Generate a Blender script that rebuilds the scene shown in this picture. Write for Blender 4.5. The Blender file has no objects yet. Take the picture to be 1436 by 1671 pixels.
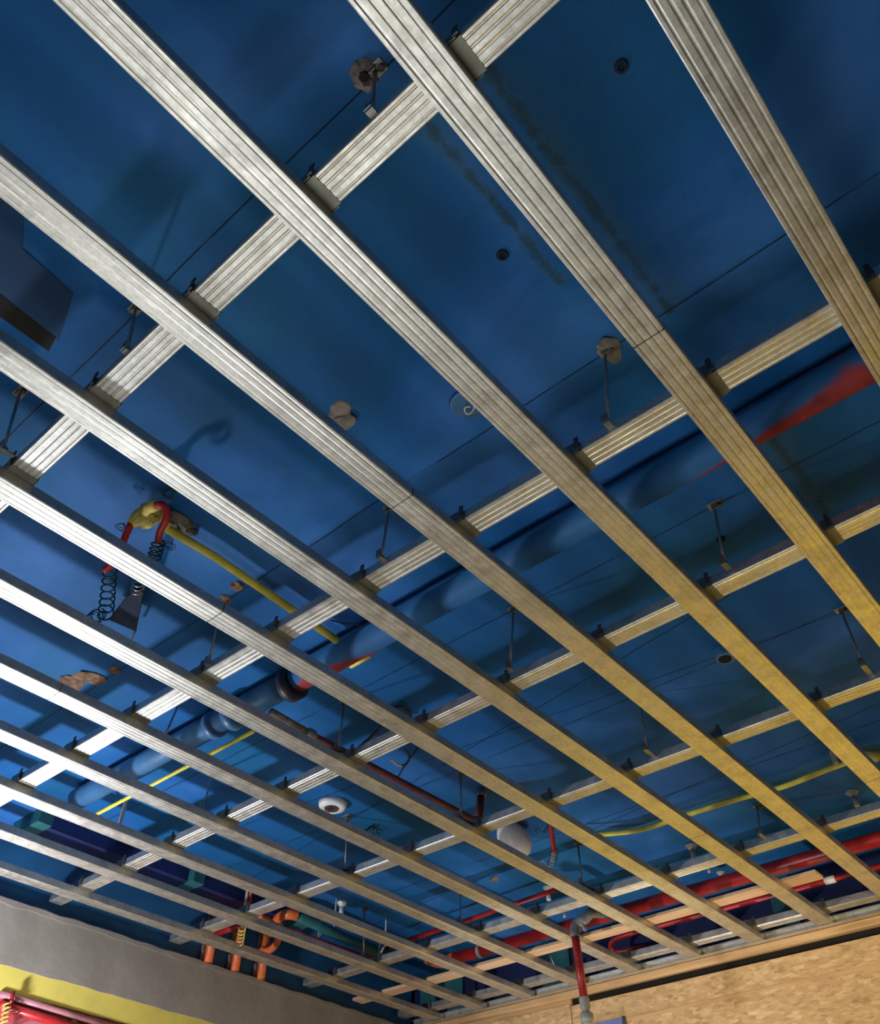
import bpy, bmesh, math, random
from mathutils import Vector, Matrix, Euler
random.seed(7)
D = bpy.data; SC = bpy.context.scene; COL = SC.collection
PI = math.pi
W_PX, H_PX, F_PX = 1436.0, 1671.0, 1355.117
EYE = 1.45                                   # camera height over the floor
# ------------------------------------------------------------------ camera
cam_d = D.cameras.new('camera'); cam = D.objects.new('camera', cam_d); COL.objects.link(cam)
cam_d.sensor_fit = 'HORIZONTAL'; cam_d.sensor_width = 36.0; cam_d.lens = F_PX / W_PX * 36.0
cam.location = (0, 0, EYE)
cam.rotation_euler = (math.radians(135.74598), math.radians(-0.31793), math.radians(40.91352))
cam_d.clip_start = 0.02
SC.camera = cam
ROT = cam.rotation_euler.to_matrix()
# ------------------------------------------------------------------ world, lamps, exposure
SC.view_settings.view_transform = 'Standard'; SC.view_settings.look = 'None'
SC.view_settings.gamma = 1.0; SC.view_settings.exposure = 0.0
SC.view_settings.use_curve_mapping = False
wd = D.worlds.new('world'); SC.world = wd; wd.use_nodes = True
wd.node_tree.nodes['Background'].inputs[0].default_value = (0.55, 0.7, 1.0, 1)
wd.node_tree.nodes['Background'].inputs[1].default_value = 0.0

def lamp(name, kind, loc, energy, color, size=0.2, target=None, **kw):
    l = D.lights.new(name, kind); l.energy = energy; l.color = color
    if kind == 'POINT': l.shadow_soft_size = size
    if kind == 'AREA': l.size = size; l.shape = 'DISK'
    if kind == 'SPOT': l.shadow_soft_size = size; l.spot_size = math.radians(kw.get('angle', 120)); l.spot_blend = 0.6
    for k, v in kw.items():
        if hasattr(l, k): setattr(l, k, v)
    o = D.objects.new(name, l); COL.objects.link(o); o.location = loc
    if target is not None:
        o.rotation_euler = (Vector(target) - Vector(loc)).to_track_quat('-Z', 'Y').to_euler()
    return o
lamp('work_lamp', 'POINT', (-3.06, 1.02, 1.80), 76, (0.90, 0.94, 1.0), 0.05)
lamp('warm_lamp', 'SPOT', (0.7, 1.6, 1.3), 270, (1.0, 0.80, 0.44), 0.2, target=(-0.5, 3.7, 1.5), angle=74)
lamp('floor_fill', 'AREA', (-1.15, 0.25, 0.25), 22, (0.98, 1.0, 0.96), 1.8, target=(-0.8, 0.1, 2.7))  # unseen broad fill disk, added near the floor to brighten the channel undersides
lamp('board_lamp', 'SPOT', (-2.0, 3.25, 0.9), 62, (1.0, 0.94, 0.86), 0.04, target=(-2.0, 3.5, 2.7), angle=62)

# ------------------------------------------------------------------ placing helpers (h is height over the eye)
def ray(px, py): return ROT @ Vector(((px - W_PX / 2) / F_PX, -(py - H_PX / 2) / F_PX, -1.0))
def at_height(px, py, h): d = ray(px, py); v = d * (h / d.z); return Vector((v.x, v.y, v.z + EYE))
def at_y(px, py, y): d = ray(px, py); v = d * (y / d.y); return Vector((v.x, v.y, v.z + EYE))
def at_x(px, py, x): d = ray(px, py); v = d * (x / d.x); return Vector((v.x, v.y, v.z + EYE))

# ------------------------------------------------------------------ materials
def new_mat(name):
    m = D.materials.new(name); m.use_nodes = True; nt = m.node_tree
    b = nt.nodes['Principled BSDF']; return m, nt, b
def nd(nt, t, **kw):
    n = nt.nodes.new(t)
    for k, v in kw.items():
        if k.startswith('i_'):
            key = k[2:]; n.inputs[int(key) if key.isdigit() else key].default_value = v
        else: setattr(n, k, v)
    return n
def coords(nt, kind='Object', scale=(1, 1, 1), rot=(0, 0, 0), world=False):
    if world: src = nd(nt, 'ShaderNodeNewGeometry').outputs['Position']
    else: src = nd(nt, 'ShaderNodeTexCoord').outputs[kind]
    mp = nd(nt, 'ShaderNodeMapping'); mp.inputs['Scale'].default_value = scale; mp.inputs['Rotation'].default_value = rot
    nt.links.new(src, mp.inputs['Vector']); return mp.outputs['Vector']
def noise(nt, vec, scale, detail=4, rough=0.55, dist=0.0):
    n = nd(nt, 'ShaderNodeTexNoise'); n.inputs['Scale'].default_value = scale; n.inputs['Detail'].default_value = detail
    n.inputs['Roughness'].default_value = rough; n.inputs['Distortion'].default_value = dist
    nt.links.new(vec, n.inputs['Vector']); return n.outputs['Fac']
def ramp(nt, fac, stops):
    r = nd(nt, 'ShaderNodeValToRGB'); e = r.color_ramp.elements
    while len(e) < len(stops): e.new(0.5)
    for k, (p, c) in enumerate(stops):
        e[k].position = p; e[k].color = (c[0], c[1], c[2], 1) if not isinstance(c, (int, float)) else (c, c, c, 1)
    nt.links.new(fac, r.inputs['Fac']); return r.outputs['Color']
def mixc(nt, fac, a, b, mode='MIX'):
    m = nd(nt, 'ShaderNodeMix', data_type='RGBA', blend_type=mode)
    for s, v in ((0, fac), (6, a), (7, b)):
        if isinstance(v, bpy.types.NodeSocket): nt.links.new(v, m.inputs[s])
        elif isinstance(v, (int, float)): m.inputs[s].default_value = v
        else: m.inputs[s].default_value = (v[0], v[1], v[2], 1)
    return m.outputs[2]
def mth(nt, op, a, b=None, c=None):
    m = nd(nt, 'ShaderNodeMath', operation=op)
    for i, v in enumerate((a, b, c)):
        if v is None: continue
        if isinstance(v, bpy.types.NodeSocket): nt.links.new(v, m.inputs[i])
        else: m.inputs[i].default_value = v
    return m.outputs[0]
def bump(nt, b, h, strength=0.3, dist=0.005):
    n = nd(nt, 'ShaderNodeBump'); n.inputs['Strength'].default_value = strength; n.inputs['Distance'].default_value = dist
    nt.links.new(h, n.inputs['Height']); nt.links.new(n.outputs['Normal'], b.inputs['Normal'])
def simple(name, col, rough=0.5, metal=0.0, var=0.15, scale=25, bs=0.15, col2=None):
    m, nt, b = new_mat(name); v = coords(nt)
    f = noise(nt, v, scale)
    c2 = col2 or tuple(max(0, x * (1 - var * 2)) for x in col)
    c = ramp(nt, f, [(0.35, c2), (0.62, col)])
    nt.links.new(c, b.inputs['Base Color']); b.inputs['Roughness'].default_value = rough; b.inputs['Metallic'].default_value = metal
    if bs: bump(nt, b, noise(nt, v, scale * 4), bs, 0.001)
    return m
def galvanised(name, tint=(0.78, 0.77, 0.72), rough=0.44, along='Y'):
    m, nt, b = new_mat(name)
    v = coords(nt, world=True)
    vs = coords(nt, world=True, scale=(1, 1, 1))
    vo = nd(nt, 'ShaderNodeTexVoronoi'); vo.inputs['Scale'].default_value = 160; nt.links.new(v, vo.inputs['Vector'])
    sp = ramp(nt, vo.outputs['Color'], [(0.0, 0.80), (1.0, 1.0)])
    stretch = coords(nt, world=True, scale=((60, 3, 60) if along == 'Y' else (3, 60, 60)))
    st = ramp(nt, noise(nt, stretch, 1.0, 5, 0.6), [(0.3, 0.90), (0.65, 1.0)])
    blot = ramp(nt, noise(nt, v, 14, 5, 0.7), [(0.32, 0.78), (0.55, 1.0)])
    c = mixc(nt, 1.0, sp, st, 'MULTIPLY'); c = mixc(nt, 1.0, c, blot, 'MULTIPLY'); c = mixc(nt, 1.0, c, tint, 'MULTIPLY')
    nt.links.new(c, b.inputs['Base Color'])
    b.inputs['Metallic'].default_value = 0.97
    r = ramp(nt, noise(nt, v, 30, 4), [(0.3, rough - 0.05), (0.7, rough + 0.12)])
    nt.links.new(r, b.inputs['Roughness'])
    bump(nt, b, noise(nt, stretch, 1.0, 3), 0.12, 0.001)
    return m
SCUFFS = ((-.232, .0, .045, .36, .98), (-.365, .0, .035, .33, .78), (-.225, .0, .05, 1.40, 1.75))
def slab_mat():
    m, nt, b = new_mat('blue_painted_slab')
    v = coords(nt, world=True)
    big = noise(nt, v, 1.6, 5, 0.55, 0.6)
    c = ramp(nt, big, [(0.30, (0.006, 0.075, 0.20)), (0.50, (0.012, 0.103, 0.32)), (0.72, (0.045, 0.170, 0.50))])
    teal = ramp(nt, noise(nt, v, 2.3, 4, 0.6, 0.3), [(0.50, 0.0), (0.70, 0.55)])
    c = mixc(nt, teal, c, (0.012, 0.13, 0.25))
    # smeared dirt streaks and roller marks
    sv = coords(nt, world=True, scale=(14, 2.0, 1), rot=(0, 0, 0.05))
    streak = ramp(nt, noise(nt, sv, 1.0, 6, 0.75), [(0.62, 0.0), (0.78, 0.35)])
    c = mixc(nt, streak, c, (0.012, 0.04, 0.07))
    speck = ramp(nt, noise(nt, v, 28, 5, 0.7), [(0.70, 0.0), (0.74, 0.8)])
    c = mixc(nt, mth(nt, 'MULTIPLY', speck, 0.6), c, (0.008, 0.03, 0.05))
    sep0 = nd(nt, 'ShaderNodeSeparateXYZ'); nt.links.new(v, sep0.inputs[0])
    for (x0, kx, w_, ya, yb) in SCUFFS:
        dd = mth(nt, 'ABSOLUTE', mth(nt, 'SUBTRACT', mth(nt, 'ADD', sep0.outputs[0], mth(nt, 'MULTIPLY', sep0.outputs[1], kx)), x0))
        band = mth(nt, 'SUBTRACT', 1.0, mth(nt, 'DIVIDE', dd, w_))
        yy = mth(nt, 'MULTIPLY', mth(nt, 'GREATER_THAN', sep0.outputs[1], ya), mth(nt, 'LESS_THAN', sep0.outputs[1], yb))
        val = mth(nt, 'MULTIPLY', mth(nt, 'MULTIPLY', mth(nt, 'MAXIMUM', band, 0.0), noise(nt, v, 30, 6, 0.75)), yy)
        c = mixc(nt, ramp(nt, val, [(0.33, 0.0), (0.5, 0.8)]), c, (0.010, 0.022, 0.028))
        pale = ramp(nt, mth(nt, 'MULTIPLY', mth(nt, 'MULTIPLY', mth(nt, 'MAXIMUM', mth(nt, 'SUBTRACT', 1.0, mth(nt, 'DIVIDE', dd, w_ * 2.2)), 0.0), noise(nt, v, 9, 5, 0.7)), yy), [(0.25, 0.0), (0.5, 0.35)])
        c = mixc(nt, pale, c, (0.06, 0.14, 0.20))
    # thin snapped setting-out lines, one over each row of hangers, and slanting cracks
    sep = nd(nt, 'ShaderNodeSeparateXYZ'); nt.links.new(v, sep.inputs[0])
    wob = mth(nt, 'MULTIPLY', mth(nt, 'SUBTRACT', noise(nt, v, 3.0, 3), 0.5), 0.012)
    tot = None
    for (k, y0, wd_) in ((0.0, 0.262, .0016), (0.0, 0.970, .0016), (0.0, 1.530, .0018), (0.0, 2.130, .0020), (0.0, 2.78, .0022),
                         (0.16, 1.775, .0020), (-0.10, 2.18, .0018), (0.13, 2.62, .0020)):
        d = mth(nt, 'ADD', mth(nt, 'ADD', mth(nt, 'MULTIPLY', sep.outputs[0], k), sep.outputs[1]), wob)
        l = mth(nt, 'LESS_THAN', mth(nt, 'ABSOLUTE', mth(nt, 'SUBTRACT', d, y0)), wd_)
        tot = l if tot is None else mth(nt, 'MAXIMUM', tot, l)
    gap = ramp(nt, noise(nt, v, 5.0, 3), [(0.36, 0.25), (0.46, 1.0)])
    c = mixc(nt, mth(nt, 'MULTIPLY', tot, gap), c, (0.006, 0.02, 0.05))
    nt.links.new(c, b.inputs['Base Color'])
    b.inputs['Roughness'].default_value = 0.62
    b.inputs['Specular IOR Level'].default_value = 0.12
    hb = mth(nt, 'ADD', noise(nt, v, 7, 6, 0.6), mth(nt, 'MULTIPLY', noise(nt, v, 60, 3), 0.15))
    bump(nt, b, hb, 0.35, 0.01)
    return m
def osb_mat():
    m, nt, b = new_mat('strand_board')
    v = coords(nt, world=True)
    warp = noise(nt, v, 9, 2)
    acc = None
    base = None
    for k, (rz, s) in enumerate(((0.5, 1.0), (-0.9, 1.2), (1.7, 0.9))):
        vv = coords(nt, world=True, scale=(38 * s, 1, 115 * s), rot=(0, rz, 0))
        mixv = nd(nt, 'ShaderNodeMix', data_type='VECTOR'); mixv.inputs[0].default_value = 0.15
        nt.links.new(vv, mixv.inputs[4])
        cmb = nd(nt, 'ShaderNodeCombineXYZ'); nt.links.new(mth(nt, 'MULTIPLY', warp, 12), cmb.inputs[0]); nt.links.new(mth(nt, 'MULTIPLY', warp, 12), cmb.inputs[2])
        nt.links.new(cmb.outputs[0], mixv.inputs[5])
        vo = nd(nt, 'ShaderNodeTexVoronoi'); vo.inputs['Scale'].default_value = 1.0; nt.links.new(mixv.outputs[1], vo.inputs['Vector'])
        sp = nd(nt, 'ShaderNodeSeparateColor'); nt.links.new(vo.outputs['Color'], sp.inputs[0])
        c = ramp(nt, sp.outputs[0], [(0.0, (0.30, 0.17, 0.075)), (0.14, (0.50, 0.31, 0.145)), (0.8, (0.64, 0.43, 0.225)), (1.0, (0.84, 0.64, 0.39))])
        base = c if base is None else mixc(nt, 0.45, base, c)
    dark = ramp(nt, noise(nt, v, 22, 4, 0.7), [(0.68, 0.0), (0.74, 0.7)])
    base = mixc(nt, dark, base, (0.22, 0.12, 0.05))
    nt.links.new(base, b.inputs['Base Color']); b.inputs['Roughness'].default_value = 0.75
    bump(nt, b, noise(nt, v, 60, 3), 0.2, 0.002)
    return m
def timber_mat(name, c1, c2, axis='X'):
    m, nt, b = new_mat(name)
    v = coords(nt, world=True, scale=((3, 45, 45) if axis == 'X' else (45, 45, 3)))
    c = ramp(nt, noise(nt, v, 1.0, 6, 0.6, 0.4), [(0.3, c2), (0.65, c1)])
    nt.links.new(c, b.inputs['Base Color']); b.inputs['Roughness'].default_value = 0.7
    bump(nt, b, noise(nt, v, 2.0, 3), 0.2, 0.001); return m
def plaster_mat():
    m, nt, b = new_mat('grey_plaster'); v = coords(nt, world=True)
    c = ramp(nt, noise(nt, v, 3.5, 6, 0.6, 0.3), [(0.3, (0.235, 0.205, 0.18)), (0.55, (0.30, 0.27, 0.24)), (0.75, (0.37, 0.34, 0.31))])
    sv = coords(nt, world=True, scale=(1, 9, 3))
    st = ramp(nt, noise(nt, sv, 1.5, 5, 0.7), [(0.64, 0.0), (0.72, 0.55)])
    c = mixc(nt, st, c, (0.14, 0.12, 0.10))
    nt.links.new(c, b.inputs['Base Color']); b.inputs['Roughness'].default_value = 0.85
    bump(nt, b, noise(nt, v, 30, 5), 0.4, 0.003); return m
def worn_pipe_mat():
    m, nt, b = new_mat('blue_overpaint_on_red_pipe'); v = coords(nt, world=True)
    sep = nd(nt, 'ShaderNodeSeparateXYZ'); nt.links.new(v, sep.inputs[0])
    n1 = noise(nt, v, 4, 5, 0.6)
    blue = ramp(nt, n1, [(0.3, (0.006, 0.075, 0.20)), (0.7, (0.025, 0.13, 0.33))])
    # bare red where the overspray missed the pipe
    tot = None
    for (x0, w) in ((-0.02, 0.26), (-1.62, 0.16)):
        a = mth(nt, 'SUBTRACT', 1.0, mth(nt, 'DIVIDE', mth(nt, 'ABSOLUTE', mth(nt, 'SUBTRACT', sep.outputs[0], x0)), w))
        tot = a if tot is None else mth(nt, 'MAXIMUM', tot, a)
    side = mth(nt, 'MULTIPLY', mth(nt, 'SUBTRACT', sep.outputs[1], 1.305), 24.0)
    val = mth(nt, 'ADD', mth(nt, 'ADD', tot, side), mth(nt, 'MULTIPLY', mth(nt, 'SUBTRACT', n1, 0.5), 1.2))
    fac = ramp(nt, val, [(0.22, 0.0), (0.5, 1.0)])
    red = ramp(nt, noise(nt, v, 20, 4), [(0.3, (0.16, 0.02, 0.03)), (0.7, (0.34, 0.035, 0.035))])
    c = mixc(nt, fac, blue, red)
    nt.links.new(c, b.inputs['Base Color']); b.inputs['Roughness'].default_value = 0.62
    b.inputs['Specular IOR Level'].default_value = 0.25
    bump(nt, b, noise(nt, v, 18, 4), 0.25, 0.003); return m

M = {}
M['slab'] = slab_mat(); M['osb'] = osb_mat(); M['slabshade'] = simple('slab_shadow_blue', (0.003, 0.050, 0.15), 0.8, 0, 0.1, 3)  # last one colours the painted shadow on the slab
if True:  M['plaster'] = plaster_mat(); M['wornpipe'] = worn_pipe_mat()
M['galv'] = galvanised('galvanised_channel'); M['galvx'] = galvanised('galvanised_carrier', along='X')
M['galvd'] = galvanised('dull_steel', (0.33, 0.32, 0.29), 0.5)
M['bluewall'] = simple('blue_wall_paint', (0.014, 0.12, 0.30), 0.65, 0, 0.15, 5)
M['shade_wing'] = simple('shadow_olive_steel', (0.20, 0.20, 0.16), 0.5, 0.7)  # steel darkened to read as the shadow band beside each furring
M['steel'] = simple('grey_steel', (0.45, 0.45, 0.44), 0.35, 0.9)
M['darksteel'] = simple('dark_steel', (0.09, 0.09, 0.10), 0.5, 0.6)
M['timber'] = timber_mat('pale_timber', (0.72, 0.50, 0.33), (0.52, 0.33, 0.2))
M['strip'] = timber_mat('edge_timber', (0.66, 0.43, 0.22), (0.42, 0.25, 0.12))
M['red'] = simple('red_pipe_paint', (0.42, 0.018, 0.02), 0.35, 0, 0.2, 12)
M['redhose'] = simple('red_sleeve', (0.38, 0.01, 0.012), 0.45, 0, 0.15, 30)
M['darkred'] = simple('dark_red_pipe', (0.14, 0.02, 0.022), 0.5, 0, 0.2, 15)
M['orange'] = simple('orange_plastic', (0.78, 0.17, 0.05), 0.45, 0, 0.15, 30)
M['yellow'] = simple('yellow_paint', (0.85, 0.74, 0.10), 0.5, 0, 0.12, 20)
M['palebeige'] = simple('yellow_rag', (0.82, 0.68, 0.16), 0.8, 0, 0.25, 22, 0.4)
M['teal'] = simple('teal_paint', (0.02, 0.15, 0.17), 0.6, 0, 0.2, 8)
M['navy'] = simple('navy_paint', (0.008, 0.018, 0.11), 0.55, 0, 0.2, 6)
M['bluepipe'] = simple('blue_pipe_paint', (0.06, 0.19, 0.40), 0.4, 0, 0.25, 6)
M['greenwire'] = simple('dark_green_spring_wire', (0.015, 0.05, 0.05), 0.35, 0.5)
M['white'] = simple('white_plastic', (0.75, 0.75, 0.74), 0.4, 0, 0.08, 15)
M['frost'] = simple('frosted_white_glass', (0.72, 0.70, 0.72), 0.35, 0, 0.08, 6, 0.05)
M['concrete'] = simple('bare_concrete', (0.22, 0.18, 0.15), 0.9, 0, 0.3, 40, 0.6)
M['rust'] = simple('rusty_brown', (0.24, 0.13, 0.08), 0.9, 0, 0.35, 60, 0.6)
M['black'] = simple('black_void', (0.006, 0.006, 0.006), 0.9, 0, 0.1, 5, 0)
M['grey'] = simple('grey_fitting', (0.22, 0.23, 0.24), 0.45, 0.2, 0.2, 30)
M['graypl'] = simple('pale_grey_plastic', (0.38, 0.38, 0.36), 0.5, 0, 0.15, 20)
M['darkblue'] = simple('dark_blue_steel', (0.005, 0.014, 0.04), 0.95, 0, 0.1, 10)
M['cable'] = simple('dark_cable', (0.01, 0.012, 0.03), 0.5, 0, 0.1, 10)
M['floor'] = simple('concrete_floor', (0.30, 0.29, 0.27), 0.8, 0, 0.2, 3)
M['wallpaint'] = simple('pale_wall_paint', (0.42, 0.42, 0.41), 0.85, 0, 0.1, 2)
M['goldwall'] = simple('golden_wall_paint', (0.93, 0.66, 0.08), 0.75, 0, 0.06, 3)
M['yellowband'] = simple('yellow_wall_paint', (0.80, 0.66, 0.14), 0.75, 0, 0.08, 7, 0.4)
M['redwall'] = simple('red_wall_paint', (0.55, 0.07, 0.09), 0.6, 0, 0.3, 5, 0.3, (0.42, 0.25, 0.30))
M['signblue'] = simple('blue_sign_face', (0.16, 0.22, 0.55), 0.4, 0, 0.1, 12)
M['pink'] = simple('dusty_pink_pipe', (0.50, 0.20, 0.24), 0.5, 0, 0.25, 9)

# ------------------------------------------------------------------ mesh helpers
def obj(name, bm, mat, parent=None, smooth=False, origin=None):
    me = D.meshes.new(name)
    if smooth:
        for f in bm.faces: f.smooth = True
    bmesh.ops.recalc_face_normals(bm, faces=bm.faces)
    if parent is None and origin is None:
        zs = [v.co for v in bm.verts]
        origin = Vector((sum(v.x for v in zs) / len(zs), sum(v.y for v in zs) / len(zs), min(v.z for v in zs)))
    off = origin if origin is not None else (Vector(parent['_o']) if parent is not None and '_o' in parent else Vector((0, 0, 0)))
    bmesh.ops.translate(bm, verts=bm.verts, vec=-Vector(off))
    bm.to_mesh(me); bm.free()
    me.materials.append(M[mat] if isinstance(mat, str) else mat)
    o = D.objects.new(name, me); COL.objects.link(o)
    if parent is None: o.location = off
    else:
        o.parent = parent
    o['_o'] = tuple(off)
    return o
def thing(name, label, cat, loc, group=None):
    o = D.objects.new(name, None); COL.objects.link(o); o.location = loc; o.empty_display_size = 0.05
    o['_o'] = tuple(loc); tag(o, label, cat, group); return o
def tag(o, label, cat, group=None):
    o['label'] = label; o['category'] = cat
    if group: o['group'] = group
    return o
def struct(name, bm, mat, smooth=False):
    o = obj(name, bm, mat, None, smooth); o['kind'] = 'structure'; return o
def box(bm, x0, x1, y0, y1, z0, z1, bev=0.0, seg=1):
    r = bmesh.ops.create_cube(bm, size=1.0)['verts']
    for v in r: v.co = Vector((x0 + (v.co.x + .5) * (x1 - x0), y0 + (v.co.y + .5) * (y1 - y0), z0 + (v.co.z + .5) * (z1 - z0)))
    if bev:
        es = list({e for v in r for e in v.link_edges})
        bmesh.ops.bevel(bm, geom=es, offset=bev, segments=seg, profile=0.5, affect='EDGES')
    return bm
def B(*a, **k): return box(bmesh.new(), *a, **k)
def frames(path):
    pts = [Vector(p) for p in path]; n = len(pts); T = []
    for i in range(n):
        a = pts[max(0, i - 1)]; b = pts[min(n - 1, i + 1)]; T.append((b - a).normalized())
    up = Vector((0, 0, 1)) if abs(T[0].z) < 0.9 else Vector((1, 0, 0))
    u = (up - T[0] * up.dot(T[0])).normalized(); out = []
    for i in range(n):
        u = (u - T[i] * u.dot(T[i])).normalized(); out.append((pts[i], T[i], u, T[i].cross(u)))
    return out
def tube(path, r, seg=12, bm=None, caps=True):
    bm = bm or bmesh.new(); fr = frames(path); rings = []
    for i, (p, t, u, w) in enumerate(fr):
        rr = r[i] if isinstance(r, (list, tuple)) else r
        rings.append([bm.verts.new(p + (u * math.cos(2 * PI * k / seg) + w * math.sin(2 * PI * k / seg)) * rr) for k in range(seg)])
    for a, b in zip(rings, rings[1:]):
        for k in range(seg): bm.faces.new((a[k], a[(k + 1) % seg], b[(k + 1) % seg], b[k]))
    if caps:
        bm.faces.new(rings[0][::-1]); bm.faces.new(rings[-1])
    return bm
def smooth_path(pts, n=8):
    pts = [Vector(p) for p in pts]
    if len(pts) < 3: return pts
    P = [pts[0] * 2 - pts[1]] + pts + [pts[-1] * 2 - pts[-2]]; out = []
    for i in range(1, len(P) - 2):
        for k in range(n):
            t = k / n
            out.append(0.5 * ((2 * P[i]) + (P[i + 1] - P[i - 1]) * t + (2 * P[i - 1] - 5 * P[i] + 4 * P[i + 1] - P[i + 2]) * t * t + (3 * P[i] - P[i - 1] - 3 * P[i + 1] + P[i + 2]) * t ** 3))
    out.append(pts[-1]); return out
def helix(p0, p1, R, turns, r, seg=6, R2=None):
    p0 = Vector(p0); p1 = Vector(p1); t = (p1 - p0).normalized()
    up = Vector((0, 0, 1)) if abs(t.z) < 0.9 else Vector((1, 0, 0))
    u = (up - t * up.dot(t)).normalized(); w = t.cross(u); N = int(turns * 18); pts = []
    R2 = R2 or R
    for k in range(N + 1):
        s = k / N; a = 2 * PI * turns * s; rr = R + (R2 - R) * s
        pts.append(p0 + (p1 - p0) * s + (u * math.cos(a) + w * math.sin(a)) * rr)
    return tube(pts, r, seg)
def lathe(profile, base, axis=(0, 0, 1), seg=24, bm=None):
    bm = bm or bmesh.new(); q = Vector((0, 0, 1)).rotation_difference(Vector(axis).normalized()); rings = []
    for (r, z) in profile:
        rings.append([bm.verts.new(Vector(base) + q @ Vector((max(r, 1e-5) * math.cos(2 * PI * k / seg), max(r, 1e-5) * math.sin(2 * PI * k / seg), z))) for k in range(seg)])
    for a, b in zip(rings, rings[1:]):
        for k in range(seg): bm.faces.new((a[k], a[(k + 1) % seg], b[(k + 1) % seg], b[k]))
    bm.faces.new(rings[0][::-1]); bm.faces.new(rings[-1]); return bm
def extrude_sheet(poly, p_of, t0, t1, thick=0.0009, bm=None, cuts=1):
    """poly: open 2-D polyline (across, up) swept from t0 to t1; gives a folded sheet with real thickness"""
    bm = bm or bmesh.new(); pts = [Vector((a, b)) for a, b in poly]; n = len(pts); inner = []
    for i in range(n):
        a = pts[max(0, i - 1)]; b = pts[min(n - 1, i + 1)]; d = (b - a).normalized(); inner.append(pts[i] + Vector((d.y, -d.x)) * -thick)
    loop = pts + inner[::-1]; rings = []
    for k in range(cuts + 1):
        t = t0 + (t1 - t0) * k / cuts; rings.append([bm.verts.new(p_of(q.x, q.y, t)) for q in loop])
    m = len(loop)
    for a, b in zip(rings, rings[1:]):
        for k in range(m): bm.faces.new((a[k], a[(k + 1) % m], b[(k + 1) % m], b[k]))
    for rg in (rings[0], rings[-1]):
        for k in range(n - 1):
            bm.faces.new((rg[k], rg[k + 1], rg[m - 2 - k], rg[m - 1 - k]))
    return bm
def channel_profile(w, h):
    a = w / 2
    half = [(0.0, 0.0), (a * .10, 0.0), (a * .13, .0001), (a * .20, .0009), (a * .26, .0009), (a * .34, .0001), (a * .62, 0.0), (a * .67, .0010),
            (a * .72, .0010), (a * .80, 0.0), (a * .94, 0.0), (a, .0018), (a, h - .001), (a - .001, h), (a - .009, h - .0002), (a - .010, h - .004)]
    return [(-x, z) for x, z in half[::-1]] + half[1:]

# ------------------------------------------------------------------ the room
HG = 1.25           # underside of the furring channels over the eye
ZG = EYE + HG       # 2.70
ZM = ZG + 0.0265    # underside of the carriers
ZS = EYE + 1.50     # slab
XL, YB, XR, YF = -3.44, 3.735, 2.6, -3.2
struct('floor', B(XL - .2, XR + .2, YF - .2, YB + .2, -.15, 0), 'floor')
struct('ceiling', B(XL - .2, XR + .2, YF - .2, YB + .2, ZS, ZS + .2), 'slab')
struct('wall_right', B(XR, XR + .15, YF, YB, 0, ZS), 'wallpaint')
struct('wall_front', B(XL, XR, YF - .15, YF, 0, ZS), 'wallpaint')
# left wall: blue painted concrete above, plaster skin below with a ragged top edge
struct('wall_left', B(XL - .2, XL - .014, YF, YB, 0, ZS), 'bluewall')
def ragged_skin(z0f, z1f, x_face, x_back, y0, y1, n=220):
    bm = bmesh.new(); prev = None
    for k in range(n + 1):
        y = y0 + (y1 - y0) * k / n
        a = bm.verts.new((x_face, y, z0f(y))); b = bm.verts.new((x_face, y, z1f(y)))
        c = bm.verts.new((x_back, y, z1f(y))); d = bm.verts.new((x_back, y, z0f(y)))
        cur = (a, b, c, d)
        if prev:
            for i in range(4): bm.faces.new((prev[i], prev[(i + 1) % 4], cur[(i + 1) % 4], cur[i]))
        else: bm.faces.new(cur)
        prev = cur
    bm.faces.new(prev[::-1]); return bm
def jag(seed, amp):
    rnd = random.Random(seed); ph = [(rnd.uniform(8, 60), rnd.uniform(0, 6), rnd.uniform(.3, 1)) for _ in range(7)]
    return lambda y: amp * sum(c * math.sin(a * y + b) for a, b, c in ph) / 3
jt = jag(3, .0045); jb = jag(5, .003)
TOPP = EYE + 1.247
struct('trim_1', ragged_skin(lambda y: EYE + 1.027 + jb(y), lambda y: TOPP + jt(y), XL + .012, XL - .014, YF, YB), 'plaster')
struct('trim_2', ragged_skin(lambda y: EYE + .945 + jb(y) * .6, lambda y: EYE + 1.027 + jb(y), XL + .006, XL - .014, YF, YB), 'yellowband')
struct('trim_3', B(XL - .014, XL - .004, YF, YB, EYE + .70, EYE + .947), 'redwall')
struct('trim_31', B(XL - .014, XL - .004, YF, YB, 0, EYE + .70), 'wallpaint')
# rough screed ledge on the plaster's top edge
struct('trim_4', ragged_skin(lambda y: TOPP - .022 + jb(y) * 2, lambda y: TOPP - .004 + jt(y), XL + .016, XL + .012, YF, YB), 'plaster')
# back wall: strand board below, navy painted wall above the grid
struct('wall_back', B(XL - .2, XR + .2, YB + .03, YB + .2, 0, ZS), 'navy')
ZST = ZG - .002
struct('trim_5', B(XL, -2.432, YB, YB + .03, 0, EYE + 1.195, bev=.0015), 'osb')
struct('trim_6', B(-2.426, XR, YB, YB + .03, EYE + 1.092, EYE + 1.186, bev=.0015), 'osb')
struct('trim_7', B(-2.426, XR, YB + .006, YB + .03, EYE + .80, EYE + 1.094, bev=.0015), 'osb')
struct('trim_30', B(-2.426, XR, YB + .006, YB + .03, 0, EYE + .797), 'goldwall')
struct('trim_8', B(XL, XR, YB - .012, YB + .028, EYE + 1.219, ZST, bev=.002), 'strip')
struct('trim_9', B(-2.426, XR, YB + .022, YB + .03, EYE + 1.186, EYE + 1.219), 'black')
struct('trim_10', B(XL, -2.432, YB + .012, YB + .03, EYE + 1.195, EYE + 1.219), 'strip')
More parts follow.
